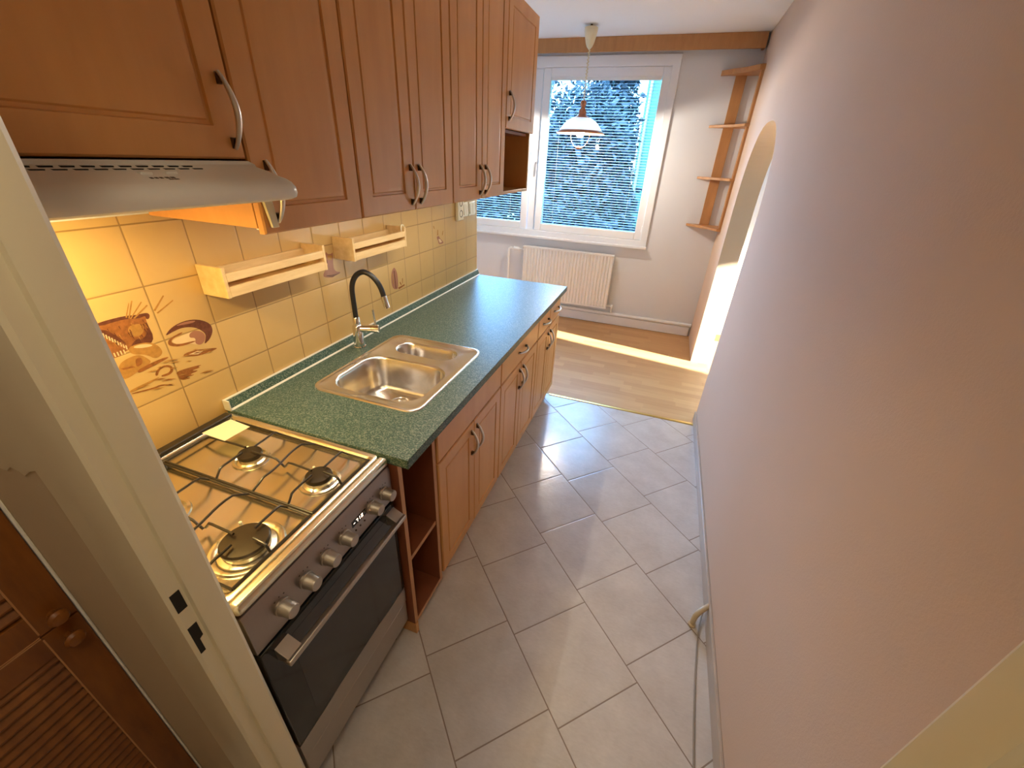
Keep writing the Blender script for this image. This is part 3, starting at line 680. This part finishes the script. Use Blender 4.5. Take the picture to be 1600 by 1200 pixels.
o = MB().box(.6265, .6278, -.178, -.122, .765, .785, 'black').build('clock_display', t, smooth=False)
s = MB()
SEG = {'1': 'bc', '7': 'abc', '0': 'abcdef', '-': 'g'}
def digit(ch, y, z, w=.006, h=.0105, k=.0016):
    Q = {'a': (y, y + w, z + h - k, z + h), 'd': (y, y + w, z, z + k), 'g': (y, y + w, z + h / 2 - k / 2, z + h / 2 + k / 2), 'b': (y + w - k, y + w, z + h / 2, z + h), 'c': (y + w - k, y + w, z, z + h / 2), 'f': (y, y + k, z + h / 2, z + h), 'e': (y, y + k, z, z + h / 2)}
    for c in SEG[ch]: s.box(.6276, .6281, Q[c][0], Q[c][1], Q[c][2], Q[c][3], 'digit')
for ch, y in (('-', -.172), ('7', -.161), ('1', -.152), ('0', -.141)): digit(ch, y, .7695)
s.build('clock_digits', o, smooth=False)
for y in (-.168, -.150, -.132): MB().lathe([(.0026, 0), (.0022, .0025), (.001, .003)], (.627, y, .748), 'ink', 10, 0).build('clock_button', t)
od = MB().box(.604, .628, cy0 + .004, cy1 - .004, .292, .702, 'ovenglass').build('oven_door', t, bevel=.003)
MB().prism([(-.408, .665), (-.030, .665), (-.022, .655), (-.022, .345), (-.034, .330), (-.404, .330), (-.416, .345), (-.416, .655)], 0, .626, .6286, 'ovenwin').build('oven_window', od, smooth=False)
MB().box(.655, .671, cy0 + .030, cy1 - .006, .648, .664, 'drawer_steel').build('door_handle', od, bevel=.0035)
for y in (cy0 + .034, cy1 - .046): MB().prism([(.626, .682), (.626, .638), (.656, .649), (.664, .663)], 1, y, y + .038, 'drawer_steel').build('handle_bracket', od, bevel=.001)
mb = MB(); zt_ = []
for k in range(25):
    u = k / 24; zt_.append((cy0 + .004 + u * (cy1 - cy0 - .008), .288 + .010 * math.exp(-((u - .5) / .22) ** 4)))
mb.prism([(cy0 + .004, .213)] + [(cy1 - .004, .213)] + list(reversed(zt_)), 0, .606, .6275, 'drawer_steel'); mb.build('door_trim', t)
MB().box(.604, .6265, cy0 + .004, cy1 - .004, .098, .210, 'drawer_steel').build('storage_drawer', t, bevel=.003)
for x in (.08, .57):
    for y in (cy0 + .04, cy1 - .04): MB().lathe([(.018, 0), (.016, .01), (.014, .087)], (x, y, .0005), 'black', 12).build('foot', t)
t = MB().rings([[(.092, -.138, .8925), (.104, -.055, .8925), (.188, -.062, .8925), (.183, -.140, .8925)], [(.092, -.138, .8934), (.104, -.055, .8934), (.188, -.062, .8934), (.183, -.140, .8934)]], 'paper').build('paper_note', None, (.14, -.1, .8925), smooth=False)
t['label'] = 'small cream paper note lying on the cooker grate at the back corner'; t['category'] = 'note'

# ------------------------------------------------------------------ painted motifs printed on the tiles
MOT = [
('m_mid', [(-.221,1.241),(-.159,1.241),(-.131,1.234),(-.108,1.234),(-.104,1.227),(-.109,1.218),(-.116,1.222),(-.111,1.15),(-.17,1.162),(-.205,1.147),(-.224,1.152),(-.217,1.219)]),
('m_dark', [(-.221,1.243),(-.159,1.243),(-.131,1.236),(-.108,1.236),(-.101,1.229),(-.106,1.218),(-.114,1.219),(-.112,1.229),(-.128,1.226),(-.16,1.235),(-.217,1.233)]),
('m_dark', [(-.116,1.222),(-.111,1.15),(-.17,1.160),(-.165,1.170),(-.15,1.178),(-.138,1.172),(-.128,1.180),(-.122,1.19)]),
('m_lt', [(-.16,1.216),(-.125,1.213),(-.127,1.192),(-.142,1.182),(-.152,1.184),(-.164,1.190)]),
('m_dark', [(-.220,1.226),(-.205,1.222),(-.196,1.210),(-.182,1.188),(-.176,1.172),(-.190,1.172),(-.206,1.196),(-.218,1.212)]),
('m_lt', [(-.179,1.163),(-.151,1.165),(-.125,1.158),(-.109,1.141),(-.105,1.118),(-.128,1.108),(-.145,1.13),(-.177,1.143)]),
('m_pale', [(-.170,1.160),(-.151,1.162),(-.130,1.155),(-.120,1.146),(-.150,1.150)]),
('m_lt', [(-.215,1.124),(-.198,1.136),(-.161,1.139),(-.145,1.118),(-.14,1.104),(-.177,1.095),(-.202,1.087),(-.217,1.089)]),
('m_mid', [(-.172,1.130),(-.158,1.128),(-.160,1.112),(-.172,1.106),(-.178,1.110)]), ('m_mid', [(-.212,1.118),(-.185,1.114),(-.180,1.108),(-.206,1.112)]),
('m_dark', [(-.089,1.16),(-.062,1.18),(-.023,1.186),(.014,1.178),(.043,1.156),(.046,1.133),(.031,1.111),(.005,1.098),(.018,1.118),(.02,1.133),(-.001,1.158),(-.034,1.169),(-.062,1.166)]),
('m_pink', [(-.055,1.179),(-.023,1.183),(.008,1.176),(-.004,1.172),(-.034,1.176)]),
('m_pale', [(-.075,1.139),(-.069,1.145),(-.036,1.148),(.001,1.149),(.019,1.131),(.014,1.111),(-.003,1.101),(-.037,1.121),(-.06,1.124)]),
('m_pink', [(-.022,1.148),(.001,1.149),(.019,1.131),(.014,1.111),(-.003,1.101),(-.018,1.112),(-.010,1.128),(-.028,1.134)]),
('m_mid', [(-.087,1.14),(-.078,1.151),(-.041,1.158),(-.04,1.153),(-.073,1.147),(-.077,1.137),(-.06,1.126),(-.014,1.121),(-.014,1.117),(-.057,1.118),(-.083,1.129)]),
('m_mid', [(-.062,1.088),(-.054,1.096),(-.02,1.093),(.004,1.086),(.047,1.074),(.021,1.071),(-.021,1.073),(-.049,1.083)]), ('m_pale', [(-.045,1.088),(-.018,1.089),(0,1.083),(-.02,1.078)]),
('m_mid', [(-.146,1.066),(-.138,1.08),(-.116,1.086),(-.098,1.077),(-.097,1.061),(-.11,1.052),(-.132,1.055),(-.132,1.061),(-.112,1.059),(-.104,1.066),(-.105,1.074),(-.118,1.08),(-.133,1.075),(-.139,1.063)]),
('m_mid', [(-.095,1.054),(-.052,1.05),(-.016,1.043),(-.034,1.042),(-.024,1.037),(-.056,1.039),(-.03,1.03),(-.065,1.03),(-.044,1.022),(-.077,1.027),(-.058,1.017),(-.09,1.023),(-.092,1.04)]),
('m_lt', [(-.217,1.054),(-.176,1.057),(-.138,1.059),(-.138,1.056),(-.174,1.05),(-.213,1.046)]), ('m_mid', [(-.213,1.046),(-.159,1.036),(-.139,1.037),(-.099,1.012),(-.14,1.033),(-.16,1.032),(-.212,1.042)]),
('m_lt', [(-.151,1.234),(-.13,1.274),(-.127,1.273),(-.148,1.232)]), ('m_lt', [(-.148,1.232),(-.11,1.266),(-.108,1.264),(-.146,1.23)]), ('m_lt', [(-.141,1.231),(-.1,1.255),(-.098,1.252),(-.137,1.229)]), ('m_lt', [(-.156,1.238),(-.137,1.271),(-.136,1.27),(-.153,1.236)]),
('m_lt', [(-.09,1.236),(-.055,1.268),(-.052,1.266),(-.086,1.233)]), ('m_lt', [(-.085,1.228),(-.035,1.250),(-.034,1.247),(-.082,1.225)]),
('m_mid', [(-.18,1.099),(-.135,1.105),(-.101,1.105),(-.096,1.1),(-.133,1.095),(-.179,1.088)]),
('m_pink', [(.565,1.28),(.572,1.267),(.594,1.264),(.602,1.271),(.601,1.251),(.595,1.232),(.594,1.194),(.639,1.182),(.589,1.175),(.58,1.172),(.532,1.183),(.531,1.197),(.559,1.219),(.567,1.237),(.554,1.251)]),
('m_lt', [(.57,1.262),(.596,1.258),(.593,1.240),(.569,1.244)]), ('m_dark', [(.560,1.246),(.566,1.246),(.566,1.232),(.560,1.234)]), ('m_dark', [(.533,1.190),(.592,1.182),(.636,1.183),(.589,1.176),(.58,1.173)]),
('m_pink', [(1.003,1.126),(1.018,1.121),(1.035,1.086),(1.03,1.016),(1.016,1.012),(.986,1.022),(.975,1.052),(.98,1.102)]), ('m_lt', [(.988,1.100),(.993,1.100),(.994,1.045),(.988,1.047)]), ('m_dark', [(1.004,1.110),(1.010,1.108),(1.012,1.018),(1.006,1.020)]),
('m_mid', [(1.03,1.018),(1.088,1.022),(1.091,1.015),(1.035,1.008)]), ('m_mid', [(1.046,1.040),(1.052,1.044),(1.062,1.026),(1.056,1.024)]), ('m_mid', [(1.072,1.056),(1.078,1.056),(1.074,1.030),(1.069,1.030)]),
('m_pink', [(1.452,1.21),(1.482,1.215),(1.492,1.199),(1.538,1.17),(1.531,1.163),(1.477,1.166),(1.473,1.185)]), ('m_pale', [(1.474,1.196),(1.497,1.193),(1.52,1.173),(1.49,1.172)]),
('m_lt', [(1.419,1.274),(1.43,1.273),(1.437,1.257),(1.429,1.258)]), ('m_lt', [(1.467,1.248),(1.476,1.247),(1.476,1.217),(1.462,1.219)]), ('m_lt', [(1.53,1.234),(1.539,1.233),(1.528,1.21),(1.52,1.211)]),
]
for i in range(9):
    y, z = -.215 + .0042 * i, 1.217 - .0057 * i; MOT.append(('m_pale', [(y, z), (y + .0028, z - .0015), (y + .0018, z - .0125), (y - .001, z - .011)]))
for i in range(5):
    y = -.219 + .0072 * i; MOT.append(('m_pale', [(y, 1.162), (y + .003, 1.162), (y + .0033, 1.151), (y, 1.151)]))
rnd = random.Random(3)
for k in range(34):   # woven strokes on the basket
    y = rnd.uniform(-.205, -.120); z = 1.232 - rnd.uniform(.01, .055) + (y + .12) * -.05
    MOT.append((rnd.choice(['m_dark', 'm_dark', 'm_lt', 'm_mid']), [(y, z), (y + .0022, z + .001), (y + .0045, z - rnd.uniform(.012, .03)), (y + .003, z - .012)]))
for k in range(22):   # loose strokes under the bread and the wheat
    y = rnd.uniform(-.21, .01); z = rnd.uniform(1.018, 1.10); l = rnd.uniform(.015, .045)
    MOT.append((rnd.choice(['m_lt', 'm_mid', 'm_lt']), [(y, z), (y + l * .5, z + .0022 - l * .10), (y + l, z - l * .22), (y + l * .5, z - .0008 - l * .12)]))
def soften(pl):
    if len(pl) < 5: return pl
    for _ in range(2):
        o = []
        for i in range(len(pl)):
            a, b = pl[i], pl[(i + 1) % len(pl)]
            o += [(a[0] * .75 + b[0] * .25, a[1] * .75 + b[1] * .25), (a[0] * .25 + b[0] * .75, a[1] * .25 + b[1] * .75)]
        pl = o
    return pl
mb = MB()
for k, (m, pl) in enumerate(MOT):
    x = .0017 + .00002 * k; pl = soften(pl)
    mb.poly([(x, y, z) for y, z in pl], m)
mb.build('painted_motif', wl, smooth=False)

# ------------------------------------------------------------------ window side: radiator, pipes, shelf, pelmet, lamp
t = thing('radiator', 'cream ribbed panel radiator on the wall under the window', 'radiator', (.30, YF - .07, .19))
rx0, rx1, rz0, rz1 = -.206, .800, .192, .772
mb = MB(); n = 27; L = []; pw = (rx1 - rx0 - .05) / n
for k in range(n):
    a = rx0 + .025 + k * pw
    L += [(a + pw * .04, YF - .081), (a + pw * .20, YF - .098), (a + pw * .60, YF - .098), (a + pw * .76, YF - .081)]
front = [(rx0, YF - .082), (rx0 + .006, YF - .090)] + L + [(rx1 - .006, YF - .090), (rx1, YF - .082), (rx1, YF - .062), (rx0, YF - .062)]
mb.prism(front, 2, rz0 + .018, rz1 - .014, 'rad')
mb.box(rx0, rx1, YF - .092, YF - .062, rz0, rz0 + .019, 'rad').box(rx0, rx1, YF - .092, YF - .062, rz1 - .016, rz1 - .004, 'rad'); mb.build('panel', t, smooth=False, bevel=.0015)
MB().box(rx0, rx1, YF - .060, YF - .030, rz0 + .01, rz1 - .008, 'rad').build('rear_panel', t, smooth=False, bevel=.002)
mb = MB().box(rx0 - .002, rx1 + .002, YF - .096, YF - .028, rz1 - .004, rz1 + .002, 'rad')
for k in range(40): mb.box(rx0 + .02 + k * .0245, rx0 + .032 + k * .0245, YF - .085, YF - .038, rz1 + .002, rz1 + .0035, 'rad')
mb.build('top_grille', t, smooth=False)
for x in (rx0 + .15, rx1 - .15): MB().box(x - .015, x + .015, YF - .031, YF - .0005, .30, .60, 'rad').build('wall_bracket', t, smooth=False)
MB().lathe([(.010, 0), (.011, .02), (.009, .028)], (rx0 - .012, YF - .068, rz1 - .035), 'chrome', 12).build('air_vent', t)
vm = MB().tube([(rx0 + .005, YF - .055, rz1 - .04), (rx0 - .06, YF - .055, rz1 - .04)], .010, 'upvc', 10).tube([(rx0 - .06, YF - .055, rz1 - .04), (rx0 - .125, YF - .055, rz1 - .04)], [.017, .021], 'upvc', 14); vm.build('valve', t)
MB().tube([(rx0 - .135, YF - .055, rz1 - .04), (rx0 - .165, YF - .05, rz1 - .04), (rx0 - .182, YF - .054, rz1 - .05), (rx0 - .186, YF - .054, rz1 - .08), (rx0 - .186, YF - .054, .005)], .0115, 'rad', 10).build('supply_pipe', t)
MB().tube([(rx1 - .005, YF - .055, rz0 + .03), (rx1 + .045, YF - .055, rz0 + .03), (rx1 + .058, YF - .055, rz0 + .018), (rx1 + .06, YF - .05, rz0 - .03), (rx1 + .06, YF - .030, .1455)], [.010, .011, .011, .009, .009], 'rad', 10).lathe([(.014, 0), (.016, .02), (.012, .03)], (rx1 + .06, YF - .055, rz0 + .018), 'upvc', 12).build('return_valve', t)
t = thing('heating_pipe', 'white heating pipe running above the skirting under the radiator', 'pipe', (.5, YF - .02, .104))
MB().tube([(-1.55, YF - .0205, .124), (1.722, YF - .0205, .124)], .0195, 'skirt', 14).build('pipe', t)

t = thing('corner_shelf', 'beech corner shelf with four boards beside the window', 'shelf', (1.62, 3.78, 1.13))
for z, th in ((1.135, .020), (1.547, .020), (1.952, .020), (2.335, .036)):
    a = 1.435; yb_ = 3.60
    pl = [(a, YF - .001), (a, YF - .022), (a + .10, YF - .115), (1.62, 3.705), (1.690, yb_), (WX - .001, yb_), (WX - .001, YF - .001)]
    MB().prism(pl, 2, z - th / 2, z + th / 2, 'shelf').build('board', t, smooth=False, bevel=.0015)
MB().box(1.553, 1.638, YF - .020, YF - .0008, 1.146, 2.317, 'shelf').build('wall_upright', t, smooth=False, bevel=.0015)
MB().box(WX - .020, WX - .0008, 3.612, 3.70, 1.146, 2.317, 'shelf').build('side_upright', t, smooth=False, bevel=.0015)

t = thing('curtain_pelmet', 'long beech pelmet board under the ceiling in front of the window', 'pelmet', (0, 3.82, 2.485))
MB().box(-1.59, 1.712, 3.800, 3.818, 2.484, CH - .001, 'shelf').build('front_board', t, smooth=False, bevel=.0015)
MB().box(1.690, 1.712, 3.818, YF - .001, 2.484, CH - .001, 'shelf').build('end_board', t, smooth=False, bevel=.0015)
MB().box(-1.55, 1.68, 3.835, 3.862, CH - .012, CH - .0005, 'upvc').build('curtain_rail', t, smooth=False)

t = thing('pendant_lamp', 'lit pendant lamp with white shade and brown finial in front of the window', 'lamp', (.376, 3.43, 1.73))
lx, ly = .376, 3.43
MB().lathe([(.012, 0), (.010, .010), (.010, .018)], (lx, ly, CH - .018), 'nickel_foot', 12).lathe([(.009, 0), (.022, .012), (.033, .035), (.044, .075), (.052, .110), (.054, .135), (.048, .138)], (lx, ly, 2.435), 'cream', 24).build('ceiling_cup', t)
mb = MB(); pts = []
for k in range(120):
    u = k / 119; a = u * 2 * math.pi * 16; pts.append((lx + .0075 * math.cos(a), ly + .0075 * math.sin(a), 2.447 - u * (2.447 - 2.072)))
mb.tube(pts, .0034, 'cream', 6); mb.tube([(lx, ly, 2.45), (lx, ly, 2.07)], .0025, 'cream', 6); mb.build('twisted_cord', t)
MB().lathe([(.004, 2.092), (.020, 2.087), (.027, 2.072), (.025, 2.055), (.017, 2.043), (.018, 2.033), (.029, 2.020), (.034, 2.003), (.033, 1.990), (.045, 1.977), (.064, 1.969), (.066, 1.964), (.030, 1.962)], (lx, ly, 0), 'copper', 28).build('finial', t)
R_ = [(.040, 1.966), (.078, 1.961), (.116, 1.944), (.150, 1.915), (.174, 1.884), (.188, 1.864)]
MB().lathe(R_ + [(r - .003, z - .002) for r, z in reversed(R_)], (lx, ly, 0), 'shade', 40, cap=False).build('lamp_shade', t)
MB().lathe([(.186, 1.867), (.200, 1.859), (.210, 1.849), (.209, 1.844), (.196, 1.850), (.184, 1.861)], (lx, ly, 0), 'copper', 40, cap=False).build('rim_band', t)
mb = MB()
for sgn in (-1, 1):
    mb.tube([(lx + sgn * .072 * math.sin(math.pi * (.35 + .65 * k / 12)) ** .6 * (1 if k < 12 else .0) + sgn * .012, ly, 1.855 - .122 * k / 12) for k in range(13)], .0022, 'nickel_foot', 6)
mb.build('wire_bracket', t)
MB().lathe([(.010, 1.722), (.026, 1.726), (.030, 1.732), (.028, 1.742), (.014, 1.746), (.006, 1.75)], (lx, ly, 0), 'copper', 20).build('bottom_finial', t)
MB().lathe([(.006, 1.91), (.013, 1.895), (.026, 1.878), (.034, 1.858), (.033, 1.838), (.024, 1.822), (.010, 1.815), (.001, 1.814)], (lx, ly, 0), 'bulb', 20).build('bulb', t)
lamp_light('pendant_light', 'POINT', P_PENDANT, (1.0, 0.88, 0.74), (lx, ly, 1.778), t, shadow_soft_size=.022)

# cable outlet on the right wall
t = thing('cable_conduit', 'beige bent conduit stub rising from the floor at the right wall', 'conduit', (1.69, .48, 0))
pts = [(1.668, .440, .001), (1.668, .442, .030), (1.671, .447, .048), (1.681, .458, .061), (1.697, .475, .066), (1.716, .497, .062), (1.7295, .512, .058)]
MB().tube(pts, .0105, 'pipe', 14).lathe([(.0155, 0), (.0155, .006), (.011, .010)], (1.668, .440, .0005), 'pipe', 16).build('elbow', t)
pts = [(1.7145, .516, .030), (1.706, .488, .012), (1.694, .44, .006), (1.684, .36, .0035), (1.672, .22, .0035), (1.664, .08, .0035), (1.659, -.06, .0035), (1.655, -.25, .0035), (1.653, -.48, .0035)]
fine = []
for i in range(len(pts) - 1):
    for k in range(5): fine.append(Vector(pts[i]).lerp(Vector(pts[i + 1]), k / 5))
fine.append(Vector(pts[-1]))
o = MB().tube(fine, .003, 'cable', 8).build('cable', None, (1.67, .2, 0)); o['label'] = 'thin grey cable lying on the floor along the right wall'; o['category'] = 'cable'

# unseen hall ceiling lamp, added as a guess at what lights the door frame
t = thing('ceiling_lamp', 'unseen round white ceiling lamp in the hallway in front of the kitchen doorway', 'lamp', (1.26, -1.02, 2.47))
MB().lathe([(.10, 0), (.10, .02), (.09, .022)], (1.26, -1.02, CH - .0225), 'upvc', 24).build('base', t)
MB().lathe([(.09, 0), (.13, -.02), (.14, -.05), (.11, -.09), (.05, -.105), (.001, -.107)], (1.26, -1.02, CH - .021), 'shade', 28).build('lamp_shade', t)
lamp_light('hall_light', 'POINT', P_HALL, (1.0, 0.84, 0.58), (1.26, -1.02, 2.35), t, shadow_soft_size=.13)

# ------------------------------------------------------------------ outside
o = MB().box(-45, 45, 4.3, 70, -5.2, -5.0, 'ground').build('ground', None, smooth=False); o['kind'] = 'structure'
def tree(x, y, zc, rx, ry, rz, n, lab, sd, nc):
    rnd = random.Random(sd)
    t = thing('tree', lab, 'tree', (x, y, -5.0), 'trees outside the window')
    MB().tube([(x, y, -5.0), (x + .1, y, -2.5), (x - .1, y + .1, zc - rz * .2), (x, y, zc + rz * .4)], [.22, .17, .11, .03], 'bark', 10).build('trunk', t)
    mb = MB(); cl_ = []
    for _ in range(nc):
        while True:
            p = Vector((rnd.uniform(-1, 1), rnd.uniform(-1, 1), rnd.uniform(-1, 1)))
            if .2 < p.length < 1: break
        cl_.append((Vector((x + p.x * (rx - .22), y + p.y * (ry - .35), zc + p.z * rz)), rnd.uniform(.30, .60)))
    for _ in range(n):
        c, r = rnd.choice(cl_)
        p = Vector((max(-1.5, min(1.5, rnd.gauss(0, 1))), max(-1.5, min(1.5, rnd.gauss(0, 1))), max(-1.6, min(1.6, rnd.gauss(0, .8))))) * r * .6 + c
        p.x = max(x - rx + .12, min(x + rx - .26, p.x)); p.y = max(y - ry, min(y + ry - .2, p.y))
        a = Vector((rnd.gauss(0, 1), rnd.gauss(0, 1), rnd.gauss(0, .6))).normalized(); b = a.orthogonal().normalized(); b.rotate(Matrix.Rotation(rnd.uniform(0, 6.28), 3, a))
        l = rnd.uniform(.13, .25); w = l * .55; n_ = a.cross(b) * w * .3
        mb.face([mb.v(p), mb.v(p + a * l * .5 + b * w * .5 + n_), mb.v(p + a * l), mb.v(p + a * l * .5 - b * w * .5 + n_)], 'leaf')
    mb.build('crown', t, smooth=False)
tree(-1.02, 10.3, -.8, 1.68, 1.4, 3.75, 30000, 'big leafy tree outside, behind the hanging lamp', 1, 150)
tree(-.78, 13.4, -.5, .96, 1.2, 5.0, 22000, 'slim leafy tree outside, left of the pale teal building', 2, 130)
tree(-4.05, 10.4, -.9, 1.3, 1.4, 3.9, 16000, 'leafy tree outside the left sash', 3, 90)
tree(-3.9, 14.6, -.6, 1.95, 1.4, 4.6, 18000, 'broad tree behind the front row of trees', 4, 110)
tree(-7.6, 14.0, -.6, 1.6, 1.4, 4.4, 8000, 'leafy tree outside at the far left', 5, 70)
t = thing('neighbour_building', 'pale teal apartment building at the right edge of the window', 'building', (1.0, 18, -5))
MB().prism([(-.34, 18.0), (9.0, 18.0), (9.0, 4.6), (15.0, 4.6), (15.0, 26.0), (-.34, 26.0)], 2, -5, 13, 'teal').build('facade', t, smooth=False)  # wing to the right is unseen, added to shade the trees from the sun
MB().prism([(-.44, 17.9), (8.9, 17.9), (8.9, 4.5), (15.1, 4.5), (15.1, 26.1), (-.44, 26.1)], 2, 13, 13.25, 'upvc').build('roof', t, smooth=False)
MB().tube([(-.20, 17.94, -5), (-.20, 17.94, 13)], .05, 'cable', 8).build('downpipe', t)
